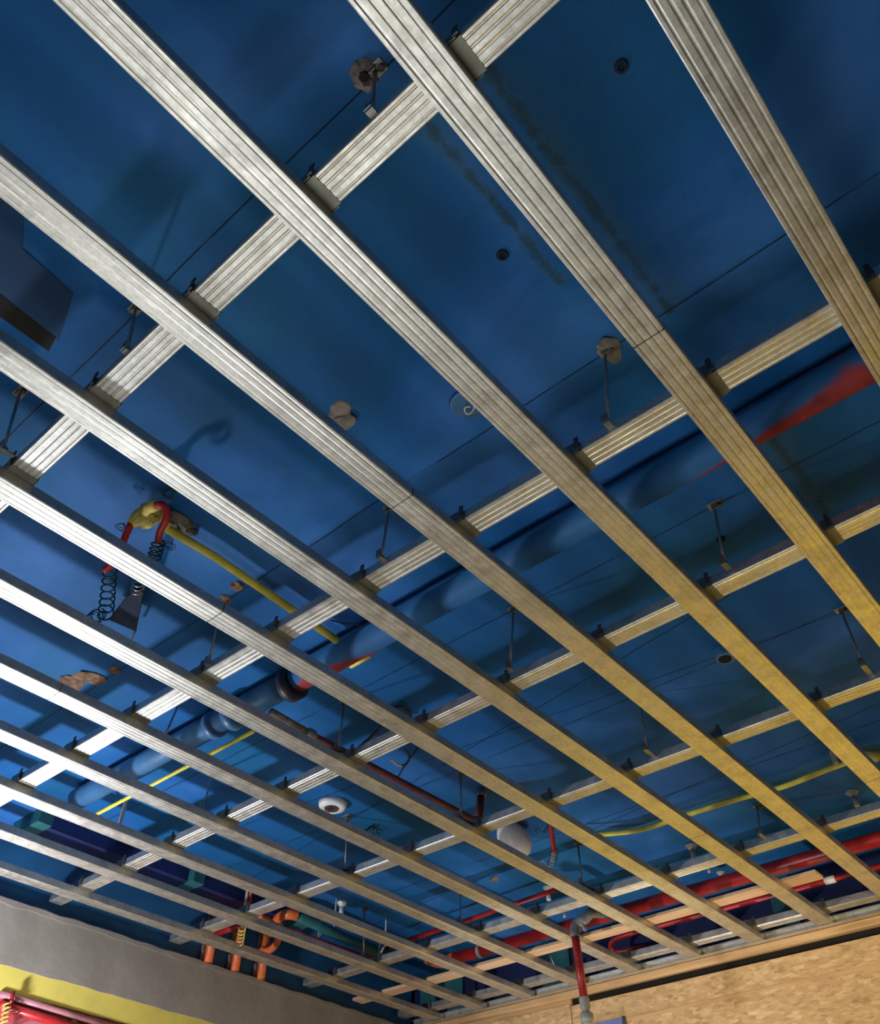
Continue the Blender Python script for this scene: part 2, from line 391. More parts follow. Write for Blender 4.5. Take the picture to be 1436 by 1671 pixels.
struct('trim_11', B(-2.426, XR, YB - .0005, YB + .0015, EYE + 1.077, EYE + 1.092), 'strip')
# teal pilasters on the navy strip
for i, (x0, x1) in enumerate(((-3.40, -3.10), (-2.62, -2.42), (-1.36, -1.26), (-.30, -.2), (.6, .7))):
    struct('trim_%d' % (12 + i), B(x0, x1, YB + .012, YB + .03, ZG + .03, ZS), 'teal')

# ------------------------------------------------------------------ channels
S = 1.25
XS = [x * S for x in (0.03723, -0.20011, -0.43543, -0.67570, -0.91561, -1.15571, -1.39169, -1.63619, -1.87545, -2.11628, -2.35389, -2.58650)]
YS = [y * S for y in (0.231226, 0.818236, 1.243217, 1.752476, 2.337531)] + [3.635]
ANG = [math.radians(a) for a in (-0.161, 0.661, -0.528, 0.431, -0.462, 0.2)]
WF, WM = 0.0618, 0.0563
ORD = ['first', 'second', 'third', 'fourth', 'fifth', 'sixth', 'seventh', 'eighth', 'ninth', 'tenth', 'eleventh', 'twelfth', 'thirteenth', 'fourteenth']
prof = channel_profile(WF, .027)
YEND = YB - .020
JOINT = {1: (1066, 548), 2: (1420, 1275), 3: (642, 828), 4: (1143, 1364), 5: (341, 1013), 6: (880, 1428), 7: (85, 1137), 10: (473, 1530)}
def furring(x, y0, y1):
    return extrude_sheet(prof, lambda a, b, t: Vector((x + a, t, ZG + b)), y0, y1, cuts=6)
FUR = 'furring channels hung side by side across the ceiling'
for i, x in enumerate([XS[0] + .2975] + XS):
    k = i - 1
    side = 'rightmost grey furring channel at the picture edge' if k < 0 else ''
    if k < 0:
        continue
    where = '%s long one from the right' % ORD[k]
    if k in JOINT:
        yj = at_height(*JOINT[k], HG).y
        a = obj('furring_channel', furring(x, -1.6, yj - .0015), 'galv'); tag(a, 'near length of ribbed steel channel, ' + where + ', before its joint', 'ceiling channel', FUR)
        b = obj('furring_channel', furring(x, yj + .0015, YEND), 'galv'); tag(b, 'far length of ribbed steel channel, ' + where + ', beyond its joint', 'ceiling channel', FUR)
        c = obj('joint_sleeve', extrude_sheet(channel_profile(WF - .004, .024), lambda p, q, t: Vector((x + p, t, ZG + .0016 + q)), yj - .05, yj + .05, cuts=1), 'galvd', b)
    else:
        a = obj('furring_channel', furring(x, -1.6, YEND), 'galv'); tag(a, 'unbroken galvanised steel channel, ' + where, 'ceiling channel', FUR)
profm = channel_profile(WM, .027)
def carrier(i, x0, x1):
    y, a = YS[i], ANG[i]
    return extrude_sheet(profm, lambda p, q, t: Vector((t, y + math.tan(a) * t + p, ZM + q)), x0, x1, cuts=6)
CARL = ['galvanised cross channel lying over the others, nearest one across the top of the picture',
        'second galvanised cross channel from the top, under the small rods above the red-smeared pipe',
        'third galvanised cross channel from the top, just past the blue and red pipe',
        'fourth galvanised cross channel from the top, below the white detector base',
        'fifth galvanised cross channel from the top, bright ended, running before the thick red pipe',
        'last galvanised cross channel, close along the strand board wall']
for i in range(6):
    o = obj('cross_channel', carrier(i, XL + .02, 1.9), 'galvx'); tag(o, CARL[i], 'ceiling channel', 'cross channels over the furring channels')
# wall track the channels sit in
tp = [(-.034, 0), (-.002, 0), (0, .001), (0, .030), (-.001, .031), (-.024, .031)]
o = obj('wall_track', extrude_sheet(tp, lambda a, b, t: Vector((t, YB - .013 + a, ZG - .0022 + b)), XL + .02, 1.9, thick=.0008), 'galvx')
tag(o, 'thin galvanised wall track along the top of the strand board wall, holding the channel ends', 'wall track')

# ------------------------------------------------------------------ crossing clips
def clip_bm(x, y):
    bm = bmesh.new(); t = .0014; yl, yh = y - WM / 2 - .0025, y + WM / 2 + .0025; zt = ZM + .0285
    box(bm, x - .010, x + .045, yl, yh, zt, zt + t)
    for yy in (yl - t, yh):
        box(bm, x - .010, x + .045, yy, yy + t, ZM, zt + t)
    return bm
GC = 'wire and sheet clips where the two layers of channel cross'
cl_first = None
for j in range(6):
    for k in range(12):
        x = XS[k]; y = YS[j] + math.tan(ANG[j]) * x
        if j == 0 and k > 6: continue
        lab = 'steel clip where %s long channel from right meets %s cross channel from top' % (ORD[k], ORD[j])
        if cl_first is None:
            r = thing('crossing_clip', lab, 'clip', (x, y, ZM), GC)
            bm = clip_bm(x, y)
            strap = obj('strap', bm, 'galvd', r)
            bm = B(x + WF / 2 + .0006, x + WF / 2 + .021, y - WM / 2 - .001, y + WM / 2 + .001, ZM - .0012, ZM - .0002)  # dark plate standing for the furring's shadow on the carrier underside
            shade_wing = obj('shadow_wing_plate', bm, 'shade_wing', r)
            bm = B(x + WF / 2 + .010, x + WF / 2 + .020, y - WM / 2 - .007, y - WM / 2 - .004, ZM + .004, ZM + .038)
            tab = obj('bent_tab', bm, 'darksteel', r)
            cl_first = (r, [strap, shade_wing, tab])
        else:
            r0, ch = cl_first; r = r0.copy(); COL.objects.link(r); r.location = (x, y, ZM); r['label'] = lab
            r.rotation_euler = (0, 0, ANG[j])
            for c in ch:
                q = c.copy(); COL.objects.link(q); q.parent = r

# ------------------------------------------------------------------ hanger rods
HANG = [((607, 185), (612, 116), 'by the bare concrete hole, top of the picture'),
        ((207, 575), (222, 503), 'dark and leaning, left edge, over the nearest cross channel'),
        ((5, 735), (33, 640), 'blue painted, at the left picture edge with a bent bracket'),
        ((622, 912), (635, 828), 'left of centre, at the second cross channel'),
        ((992, 692), (987, 572), 'with a ragged plaster patch at its head, right of centre'),
        ((340, 1085), (362, 985), 'left of the yellow conduit, under a rusty bracket'),
        ((832, 1092), (838, 993), 'centre of the picture, bright and upright over the third cross channel'),
        ((1183, 922), (1165, 824), 'below the red-smeared pipe, right of centre'),
        ((1410, 1088), (1372, 995), 'leaning, near the right picture edge'),
        ((1055, 1225), (1044, 1135), 'right of centre over the fourth cross channel'),
        ((552, 1222), (562, 1145), 'beside the dark collar of the thin red pipe'),
        ((265, 1210), (300, 1130), 'thin and dark, left, below the brown stains'),
        ((563, 1420), (567, 1332), 'just right of the white detector base'),
        ((330, 1322), (347, 1265), 'bright ended, left, between the seventh and eighth channels'),
        ((752, 1335), (752, 1262), 'left of the dark red stub pipe'),
        ((1241, 1362), (1235, 1315), 'under the yellow conduit at the right'),
        ((950, 1442), (943, 1376), 'beside the steel coil on the red sleeve'),
        ((752, 1506), (751, 1458), 'near the thin red pipe, lower centre'),
        ((593, 1560), (595, 1482), 'in front of the grey pipe hooks, lower left of centre'),
        ((942, 1600), (942, 1566), 'behind the red drop pipe, at the board wall'),
        ((710, 1618), (712, 1590), 'short, against the navy wall strip')]
GH = 'threaded hanger rods holding up the grid'
for n, (b0, t0, lab) in enumerate(HANG):
    pb = at_height(b0[0], b0[1], 1.292); pt = at_height(t0[0], t0[1], 1.498)
    if pb.y > 3.3:
        pb = Vector((pb.x, min(pb.y, 3.59), pb.z)); pt = Vector((pt.x * .5 + pb.x * .5, min(pt.y, 3.60), pt.z))
    r = thing('hanger_rod', 'thin steel hanger rod ' + lab, 'hanger', pb, GH)
    obj('rod', tube([pb, pt], .0034, 8), 'steel', r, True)
    yb = min(YS[:6], key=lambda q: abs(q - WM / 2 - pb.y))
    bm = bmesh.new(); ye = max(pb.y + .008, yb - WM / 2 - .001)
    box(bm, pb.x - .007, pb.x + .007, pb.y - .007, ye, pb.z - .001, pb.z + .0012)
    box(bm, pb.x - .007, pb.x + .007, pb.y - .011, pb.y - .0095, pb.z - .001, pb.z + .022)
    obj('foot_bracket', bm, 'galvd', r)
    obj('nut', lathe([(.0075, 0), (.0075, .007)], pb + Vector((0, 0, .0012)), seg=6), 'steel', r)
    bm = bmesh.new()
    box(bm, pt.x - .016, pt.x + .020, pt.y - .012, pt.y + .012, ZS - .003, ZS - .0008, bev=.0006)
    box(bm, pt.x - .006, pt.x + .008, pt.y - .008, pt.y - .006, ZS - .022, ZS - .002)
    obj('head_bracket', bm, 'galvd', r)
    obj('bolt_head', lathe([(.006, -.010), (.0065, -.004), (.005, 0)], Vector((pt.x + .013, pt.y + .002, ZS - .003)), seg=8), 'darksteel', r)

# ------------------------------------------------------------------ timber batten over the channels
x0 = XL + .03
o = obj('timber_batten', B(x0, -.985, 3.248, 3.322, ZM + .0008, ZM + .014, bev=.0015), 'timber')
tag(o, 'pale timber batten laid across the channels below the thick red pipe', 'batten')

# ------------------------------------------------------------------ blue-painted pipe with bare red patches
def H(px, py, h): return at_height(px, py, h)
zc = EYE + 1.4545
def ring(p, axis, r, w, t=.006): 
    a = Vector(axis).normalized()
    return lathe([(r, -w / 2), (r + t, -w / 2 + .002), (r + t, w / 2 - .002), (r, w / 2)], p, a, 28)
r = thing('drain_pipe', 'fat blue-painted pipe with bare red smears, crossing the whole ceiling', 'pipe', (-.6, 1.30, zc))
obj('pipe_body', tube([(1.9, 1.315, zc), (-1.72, 1.315, zc)], .0445, 32), 'wornpipe', r, True)
obj('collar', ring((-1.745, 1.315, zc - .013), (1, 0, 0), .040, .035, .014), 'cable', r, True)
obj('collar', ring((-2.02, 1.315, zc - .008), (1, 0, 0), .040, .03, .010), 'bluepipe', r, True)
obj('pipe_body', tube([(-1.76, 1.315, zc), (-2.93, 1.315, zc)], .038, 28), 'bluepipe', r, True)
obj('collar', ring((-2.12, 1.315, zc - .005), (1, 0, 0), .036, .03, .010), 'bluepipe', r, True)
# thin reddish branch running along the seventh channel
pts = [H(432, 1150, 1.40), H(500, 1187, 1.40)]
xb = -1.83
br = thing('branch_pipe', 'thin brown and dark red branch pipe leaving the dark collar beside the channel', 'pipe', (xb, 1.4, EYE + 1.40))
xa = H(505, 1190, 1.40)
def along(px, py, h=1.40): p = H(px, py, h); return p
A0, A1, A2, A3, A4 = along(442, 1162), along(500, 1195), along(515, 1203), along(548, 1222), along(800, 1352)
obj('pipe_body', tube([A0, A1], .013, 16), 'concrete', br, True)
obj('fitting', lathe([(.013, 0), (.018, .006), (.018, .030), (.014, .036)], A1, (A2 - A1), 16), 'grey', br, True)
obj('pipe_body', tube([A1 + (A2 - A1).normalized() * .036, A4], .0115, 16), 'darkred', br, True)
q = along(795, 1345)
st = thing('stub_pipe', 'dark red vertical stub pipe with a grey cap near the white globe', 'pipe', q)
pT, pBt = H(786, 1292, 1.497), None
obj('pipe_body', tube([H(782, 1332, 1.36), H(785, 1300, 1.47)], .015, 16), 'darkred', st, True)
obj('cap', lathe([(.016, 0), (.019, .005), (.019, .02), (.012, .03)], H(785, 1300, 1.468), (0.1, .3, 1), 16), 'grey', st, True)

# ------------------------------------------------------------------ yellow conduits
def conduit(name, label, pts, rr, mat='yellow', n=6):
    o = obj(name, tube(smooth_path(pts, n) if n else pts, rr, 12), mat, None, True); tag(o, label, 'conduit'); return o
conduit('yellow_conduit', 'long straight yellow conduit running from the yellow wrapped joint to the blue pipe',
        [H(262, 856, 1.465), H(350, 908, 1.465), H(480, 997, 1.465), H(560, 1052, 1.465)], .0115, n=0)
conduit('yellow_conduit', 'short stub of yellow conduit showing over the blue pipe', [H(572, 1086, 1.478), H(603, 1069, 1.478)], .010, n=0)
zz = 1.40
conduit('yellow_conduit', 'thin yellow conduit beside the blue pipe, left, with a square corner',
        [Vector((-1.985, 1.375, EYE + zz)), Vector((-2.86, 1.375, EYE + zz)), Vector((-2.885, 1.40, EYE + zz)), Vector((-2.885, 1.95, EYE + zz))], .007, n=0)
yc = thing('yellow_conduit', 'pale yellow flexible conduit sweeping across the lower right', 'conduit', H(1280, 1285, 1.46))
obj('tube', tube(smooth_path([H(960, 1362, 1.46), H(1000, 1360, 1.46), H(1050, 1353, 1.46), H(1120, 1330, 1.46), H(1200, 1305, 1.46), H(1280, 1283, 1.46), H(1365, 1250, 1.46), H(1460, 1222, 1.46)], 6), .0095, 12), 'yellow', yc, True)
obj('joint_wrap', tube([H(1400, 1238, 1.455), H(1418, 1236, 1.45), H(1440, 1230, 1.455)], [.010, .024, .016], 9), 'palebeige', yc, True)
obj('saddle_clip', B(*(lambda p: (p.x - .008, p.x + .008, p.y - .016, p.y + .016, p.z, ZS))(H(1366, 1247, 1.455))), 'graypl', yc)
cp = thing('conduit_clip', 'small pale saddle clip on the thin yellow conduit, lower left', 'clip', H(196, 1341, 1.40))
pc = H(196, 1341, 1.40)
obj('clip_body', B(pc.x - .005, pc.x + .005, pc.y - .006, pc.y + .006, pc.z - .010, ZS, bev=.001), 'graypl', cp)

# ------------------------------------------------------------------ yellow wrapped joint with red sleeves and green springs
cc = H(240, 846, 1.43)
def blob(c, rx, ry, rz, seed, amp=.25, sub=3):
    bm = bmesh.new(); bmesh.ops.create_icosphere(bm, subdivisions=sub, radius=1.0); rnd = random.Random(seed)
    ph = [(Vector((rnd.uniform(-4, 4), rnd.uniform(-4, 4), rnd.uniform(-4, 4))), rnd.uniform(0, 6)) for _ in range(6)]
    for v in bm.verts:
        s = 1 + amp * sum(math.sin(a.dot(v.co) + b) for a, b in ph) / 3
        v.co = Vector((v.co.x * rx * s, v.co.y * ry * s, v.co.z * rz * s)) + Vector(c)
    return bm
yj = thing('wrapped_joint', 'yellow wrapped conduit joint with two red sleeves, under the slab at left', 'conduit joint', cc)
pL, pM, pR = H(216, 850, 1.42), H(240, 836, 1.44), H(268, 848, 1.44)
obj('wrap', tube(smooth_path([H(212, 856, 1.41), H(226, 846, 1.425), H(243, 838, 1.435), H(262, 843, 1.445), H(272, 858, 1.455)], 5),
    [.010 + .013 * math.sin(PI * min(1, k / 16)) for k in range(21)], 10), 'palebeige', yj, False)
obj('wrap_neck', tube([H(238, 832, 1.43), H(250, 826, 1.425), H(257, 824, 1.42)], [.018, .015, .013], 10), 'palebeige', yj, True)
obj('wrap_tail', blob(H(244, 850, 1.42), .030, .018, .016, 4, .5), 'palebeige', yj)
obj('red_sleeve', tube(smooth_path([H(254, 824, 1.42), H(266, 824, 1.40), H(272, 836, 1.385), H(270, 850, 1.37), H(261, 868, 1.355), H(258, 884, 1.345)], 6), .0085, 12), 'redhose', yj, True)
obj('red_sleeve', tube(smooth_path([H(214, 854, 1.41), H(206, 872, 1.39), H(196, 896, 1.36), H(180, 922, 1.335), H(169, 931, 1.325)], 6), .0085, 12), 'redhose', yj, True)
o = obj('coil_spring', helix(H(259, 884, 1.345), H(250, 914, 1.325), .0150, 4, .0021), 'greenwire', None, True); tag(o, 'short dark green coil spring hanging from the curved red sleeve', 'spring')
o = obj('coil_spring', helix(H(180, 928, 1.335), H(172, 1008, 1.33), .0150, 7, .0021, R2=.019), 'greenwire', None, True); tag(o, 'long stretched dark green coil spring hanging from the straight red sleeve', 'spring')
o = obj('coil_spring', helix(H(162, 1002, 1.33), H(150, 1012, 1.34), .017, 3, .0018), 'greenwire', None, True); tag(o, 'small loose green spring end at the foot of the long stretched spring', 'spring')
o = obj('coil_spring', helix(H(228, 946, 1.40), H(223, 966, 1.41), .016, 3.2, .0016), 'steel', None, True); tag(o, 'bright wire coil just under the sixth channel, above the dark bracket', 'spring')
# wire scribbles (cut wire ends)
def scribble(px, py, h, s, seed, lab):
    rnd = random.Random(seed); c = H(px, py, h); pts = []
    for k in range(9):
        a = k * 2.1 + rnd.uniform(-.4, .4); pts.append(c + Vector((math.cos(a) * s * rnd.uniform(.5, 1), math.sin(a) * s * rnd.uniform(.5, 1), rnd.uniform(-.008, .008))))
    o = obj('loose_wire', tube(smooth_path(pts, 5), .0010, 5), 'greenwire', None, True); tag(o, lab, 'wire')
scribble(198, 858, 1.44, .018, 1, 'curl of thin dark wire left of the yellow wrapped joint')
scribble(276, 804, 1.47, .020, 2, 'curl of thin dark wire above the yellow wrapped joint, by the fifth channel')
scribble(276, 890, 1.43, .026, 3, 'tangle of thin dark wire under the yellow conduit beside the short spring')
scribble(314, 868, 1.47, .018, 5, 'curl of thin dark wire on the right of the grey rubble patch')
# rubble patch on the conduit
def patch(px, py, h, rx, ry, rz, seed, mat, name, lab, cat='patch', rot=0):
    c = H(px, py, h); c.z = ZS - rz * .3; o = obj(name, blob(c, rx, ry, rz, seed, .42), mat); tag(o, lab, cat); return o
patch(290, 860, 1.49, .035, .045, .016, 11, 'concrete', 'plaster_patch', 'knobbly grey plaster patch beside the yellow conduit at the wrapped joint')
patch(125, 1110, 1.5, .05, .035, .006, 12, 'rust', 'rust_stain_patch', 'brown crumbly patch on the slab at left, between the seventh and eighth channels')
patch(150, 1106, 1.5, .03, .045, .006, 13, 'rust', 'rust_stain_patch', 'second brown crumbly patch, right beside the first one at left')
patch(188, 1092, 1.5, .016, .02, .005, 14, 'rust', 'rust_stain_patch', 'smallest brown crumbly patch, up right of the other two at left')
patch(388, 955, 1.5, .018, .018, .008, 15, 'rust', 'rust_stain_patch', 'brown rusty knob beside the yellow conduit, between the fifth and sixth channels')
patch(370, 978, 1.5, .014, .014, .008, 16, 'rust', 'rust_stain_patch', 'small rusty knob at the head of the hanger rod left of the yellow conduit')
patch(556, 682, 1.5, .035, .030, .008, 17, 'concrete', 'plaster_patch', 'flat grey plaster patch on the slab beside the fourth channel')
patch(993, 568, 1.5, .022, .030, .006, 18, 'concrete', 'plaster_patch', 'ragged pale plaster patch at the head of the rod right of centre')
patch(807, 1435, 1.5, .020, .018, .004, 20, 'rust', 'rust_stain_patch', 'small round rusty mark on the slab, lower centre, under the white globe')
# concrete hole at top
hb = H(603, 117, 1.5)
ho = thing('drilled_hole', 'bare brown concrete hole chipped in the blue slab at the top of the picture', 'hole', (hb.x, hb.y, ZS))
bm = lathe([(.006, -.002), (.013, -.010), (.019, -.006), (.025, -.001), (.026, .002)], (hb.x - .008, hb.y, ZS - .0005), (0, 0, 1), 20)
for v in bm.verts: v.co.x += random.uniform(-.003, .003); v.co.y += random.uniform(-.003, .003)
obj('chipped_rim', bm, 'concrete', ho)
obj('bore', lathe([(.008, -.0125), (.008, -.004)], (hb.x - .010, hb.y - .002, ZS), (0, 0, 1), 16), 'black', ho)
for hx, hy, lab in ((820, 416, 'small dark drilled hole in the slab between the second and third channels'), (1014, 108, 'small dark drilled hole near the top, between the first and second channels'),
                    (1176, 880, 'small dark drilled hole beside the rod below the red-smeared pipe')):
    hp = H(hx, hy, 1.5)
    o = obj('drilled_hole', lathe([(.005, -.0004), (.007, -.004), (.011, -.003), (.013, .001)], (hp.x, hp.y, ZS - .0005), (0, 0, 1), 16), 'darkblue'); tag(o, lab, 'hole')
# recessed box with white wire ring by third channel
rb = H(762, 658, 1.5)
bo = thing('recessed_box', 'round brown recessed box with a white wire loop, beside the third channel', 'ceiling box', (rb.x, rb.y, ZS))
obj('rim', lathe([(.030, -.006), (.036, -.008), (.040, 0), (.030, 0)], (rb.x, rb.y, ZS), (0, 0, 1), 28), 'bluepipe', bo, True)
obj('mud_plug', lathe([(.002, -.004), (.029, -.003), (.030, 0)], (rb.x, rb.y, ZS), (0, 0, 1), 24), 'concrete', bo)
wl = H(766, 668, 1.48)
obj('white_wire_loop', tube([wl + Vector((.012 * math.cos(a), .009 * math.sin(a), .004 * math.sin(a * 2))) for a in [k * PI / 8 for k in range(15)]], .0018, 6), 'white', bo, True)
# dark slot, and a slab shadow drawn as a flat dark-blue sheet, left
def flat(pix, th, mat, name, lab, cat, h=1.5):
    P_ = [H(a, b, h) for a, b in pix]; bm = bmesh.new()
    lo = [bm.verts.new((p.x, p.y, ZS - th)) for p in P_]; hi = [bm.verts.new((p.x, p.y, ZS - .0002)) for p in P_]
    n = len(P_); bm.faces.new(lo[::-1]); bm.faces.new(hi)
    for i in range(n): bm.faces.new((lo[i], lo[(i + 1) % n], hi[(i + 1) % n], hi[i]))
    o = obj(name, bm, mat); tag(o, lab, cat); return o
flat([(-60, 440), (0, 478), (92, 550), (80, 572), (0, 515), (-60, 478)], .003, 'black', 'cable_slot', 'narrow black open slot in the slab at the left picture edge', 'slot')
flat([(-90, 250), (40, 335), (37, 405), (120, 478), (96, 556), (0, 484), (-90, 430)], .002, 'slabshade', 'shadow_panel', 'square-ended darker blue painted-shadow panel at the upper left, above the black slot', 'panel')
# ------------------------------------------------------------------ dark bracket below springs
bk = thing('pipe_bracket', 'dark blue steel bracket behind the stretched green spring', 'bracket', H(215, 985, 1.45))
q0 = [H(222, 962, 1.40), H(234, 965, 1.40), H(221, 1030, 1.44), H(178, 1012, 1.44), H(183, 1003, 1.44), H(205, 975, 1.42)]
bm = bmesh.new()
lo = [bm.verts.new(p) for p in q0]; hi = [bm.verts.new(p + Vector((-.006, .004, .012))) for p in q0]
bm.faces.new(lo[::-1]); bm.faces.new(hi)
for i in range(6): bm.faces.new((lo[i], lo[(i + 1) % 6], hi[(i + 1) % 6], hi[i]))
obj('plate', bm, 'darkblue', bk)
obj('strap', tube([H(221, 1028, 1.44), H(214, 1042, 1.45)], .004, 6), 'darksteel', bk)
# big blue pipe running between the sixth and seventh channels (behind the springs)
p_a, p_b = H(0, 868, 1.44), H(205, 985, 1.44)

# ------------------------------------------------------------------ dark cables
def cable(label, pts, rr=.004, mat='cable'):
    o = obj('loose_cable', tube(smooth_path(pts, 8), rr, 8), mat, None, True); tag(o, label, 'cable')
cable('thick black cable arching beside the eighth channel crossing, centre', [H(586, 1220, 1.42), H(600, 1208, 1.43), H(618, 1190, 1.44), H(632, 1175, 1.45), H(640, 1160, 1.46), H(652, 1153, 1.47), H(664, 1162, 1.48), H(670, 1170, 1.49)], .006)
cable('thin dark cable hanging in a shallow curve right of the yellow conduit', [H(540, 1012, 1.48), H(565, 1018, 1.46), H(590, 1020, 1.46), H(612, 1020, 1.48)], .002)
hk = thing('cable_hook', 'white tipped dark cable hook hanging near the centre', 'hook', H(655, 1245, 1.44))
obj('hook', tube(smooth_path([H(660, 1222, 1.48), H(668, 1234, 1.46), H(664, 1246, 1.44), H(654, 1250, 1.43)], 6), .004, 8), 'darksteel', hk, True)
obj('white_tip', tube(smooth_path([H(656, 1250, 1.43), H(648, 1248, 1.43), H(638, 1240, 1.43)], 5), .0035, 8), 'white', hk, True)
obj('tail', tube([H(684, 1218, 1.49), H(664, 1244, 1.45), H(646, 1273, 1.43)], .003, 8), 'darksteel', hk, True)
# blue octagonal box at right
ob = H(1182, 1064, 1.5)
oo = thing('junction_box', 'blue-painted round junction box with a dark opening beside the third channel, right', 'junction box', (ob.x, ob.y, ZS))
obj('box_body', lathe([(.022, -.024), (.030, -.024), (.033, -.018), (.035, 0)], (ob.x, ob.y, ZS), (0, 0, 1), 8), 'bluepipe', oo)
obj('opening', lathe([(.020, -.0255), (.020, -.0235)], (ob.x - .004, ob.y, ZS), (0, 0, 1), 16), 'black', oo)

# ------------------------------------------------------------------ white detector base
db = H(542, 1322, 1.47)
de = thing('detector_base', 'round white detector base with red and dark wires hanging out', 'detector', (db.x, db.y, ZS))
obj('base_ring', lathe([(.030, -.022), (.046, -.024), (.052, -.016), (.055, 0), (.03, 0)], (db.x, db.y, ZS), (0, 0, 1), 32), 'white', de, True)
obj('wire_well', lathe([(.002, -.026), (.026, -.0255), (.029, -.020)], (db.x - .004, db.y, ZS), (0, 0, 1), 20), 'darksteel', de)
for k, mt in enumerate(('redhose', 'cable', 'redhose')):
    obj('wire', tube(smooth_path([(db.x - .01 + .012 * k, db.y, ZS - .025), (db.x - .03, db.y - .02 * k, ZS - .045), (db.x - .07, db.y - .05, ZS - .05 + .01 * k)], 6), .0018, 6), mt, de, True)
dw = H(606, 1348, 1.5)
wf_ = thing('wire_tuft', 'green-black tuft of cut cable ends between the white detector base and the globe', 'wire', (dw.x, dw.y, ZS))
for k in range(7):
    a = k * .9; obj('cable_end', tube(smooth_path([(dw.x, dw.y, ZS), (dw.x + .02 * math.cos(a), dw.y + .02 * math.sin(a), ZS - .02), (dw.x + .038 * math.cos(a + .3), dw.y + .038 * math.sin(a + .3), ZS - .022 - .004 * (k % 3))], 4), .0028, 6), 'greenwire', wf_, True)
# ------------------------------------------------------------------ white globe
g0 = H(818, 1340, 1.497); g1 = H(846, 1376, 1.42)
gl = thing('globe_lamp', 'unlit frosted white pear-shaped globe in the slab, lower centre', 'lamp', g0)
ax = (g1 - H(812, 1338, 1.49))
obj('globe', lathe([(0.0047, 0.0000), (0.0260, 0.0067), (0.0425, 0.0246), (0.0590, 0.0616), (0.0661, 0.0952), (0.0625, 0.1232), (0.0496, 0.1456), (0.0283, 0.1602), (0.0047, 0.1658)], H(822, 1342, 1.485), (-.1, .62, -.38), 32), 'frost', gl, True)
obj('socket', lathe([(.02, -.025), (.026, -.02), (.026, .006)], H(822, 1342, 1.488), (-.1, .62, -.38), 24), 'graypl', gl, True)
# ------------------------------------------------------------------ red sleeve with steel coil
rs = thing('red_hose', 'bright red hose hanging upright, right of the white globe', 'hose', H(903, 1380, 1.40))
obj('hose', tube(smooth_path([H(899, 1340, 1.49), H(900, 1360, 1.46), H(903, 1378, 1.43), H(905, 1390, 1.41)], 6), .010, 14), 'redhose', rs, True)
o = obj('coil_spring', helix(H(905, 1388, 1.41), H(900, 1412, 1.38), .0150, 6, .0018), 'steel', None, True); tag(o, 'tight bright steel coil spring on the end of the red hose', 'spring')
o = obj('loose_wire', tube(smooth_path([H(892, 1412, 1.38), H(887, 1405, 1.38), H(883, 1409, 1.38), H(886, 1414, 1.38)], 5), .0018, 6), 'steel', None, True); tag(o, 'bent bright wire end beside the tight steel coil', 'wire')

# ------------------------------------------------------------------ white anchors
def anchor(px, py, h, lab, s=1.0, mat='white'):
    p = H(px, py, h); r = thing('drop_anchor', lab, 'anchor', p, 'white flared anchors hanging from the slab')
    top = min(ZS - .001, p.z + .055 * s)
    obj('cap', lathe([(.010 * s, -.020 * s), (.014 * s, -.014 * s), (.022 * s, -.004 * s), (.024 * s, 0)], (p.x, p.y, top), (0, 0, 1), 20), mat, r, True)
    obj('shaft', lathe([(.009 * s, -.058 * s), (.0105 * s, -.055 * s), (.0105 * s, -.018 * s)], (p.x, p.y, top), (0, 0, 1), 16), mat, r, True)
anchor(557, 1487, 1.46, 'white flared anchor above the grey pipe hooks, lower left of centre')
anchor(895, 1462, 1.46, 'bright white flared anchor right above the thin red pipe, lower centre')
anchor(1131, 1394, 1.46, 'greyish flared anchor above the joint of the fifth channel', 1.1, mat='graypl')
anchor(1396, 1308, 1.46, 'greyish flared anchor near the right picture edge', mat='graypl')
anchor(1180, 1440, 1.43, 'small white flared anchor in front of the thick red pipe, right', .8)
anchor(1157, 1423, 1.44, 'smallest white anchor between the fifth cross channel and the red pipe', .6)
anchor(921, 1496, 1.43, 'small white anchor just left of the grey elbow', .7)

# ------------------------------------------------------------------ red pipes at the back
zr = EYE + 1.40
def P3(name, label, pts, rr, mat, cat='pipe', smooth_n=0, seg=18, parts=None):
    r = thing(name, label, cat, pts[len(pts) // 2])
    obj('pipe_body', tube(smooth_path(pts, smooth_n) if smooth_n else pts, rr, seg), mat, r, True); return r
rp = P3('sprinkler_main', 'thick red sprinkler pipe along the far wall, above the timber batten', [Vector((-2.86, 3.40, zr)), Vector((1.9, 3.44, zr))], .027, 'red')
obj('elbow', tube(smooth_path([(-2.86, 3.40, zr), (-2.92, 3.40, zr), (-2.95, 3.37, zr), (-2.955, 3.31, zr)], 5), .031, 18), 'orange', rp, True)
for xx in (-2.70, -.4): obj('coupling', ring((xx, 3.40 + .04 * (xx + 2.86) / 4.76, zr), (1, 0, 0), .0268, .02, .004), 'graypl', rp, True)
zt = EYE + 1.44
t2 = P3('thin_red_pipe', 'thin red pipe above the fifth cross channel, behind the white anchors', [Vector((-3.25, 3.17, zt)), Vector((-2.4, 3.13, zt)), Vector((-2.04, 3.112, zt))], .010, 'red')
zu = EYE + 1.38
ub = thing('u_bend_pipe', 'slim orange-red pipe with a rounded bend in front of the navy wall strip', 'pipe', (-1.5, 3.62, zu))
yu = 3.615; obj('pipe_body', tube(smooth_path([(-.9 + 2.5, yu, zu), (-.2, yu, zu), (-1.0, yu, zu), (-1.7, yu, zu), (-2.02, yu, zu), (-2.10, yu + .012, zu - .01), (-2.115, yu + .03, zu - .035), (-2.08, yu + .045, zu - .045), (-1.95, yu + .045, zu - .052)], 8), .0115, 14), M['orange'] if False else 'red', ub, True)
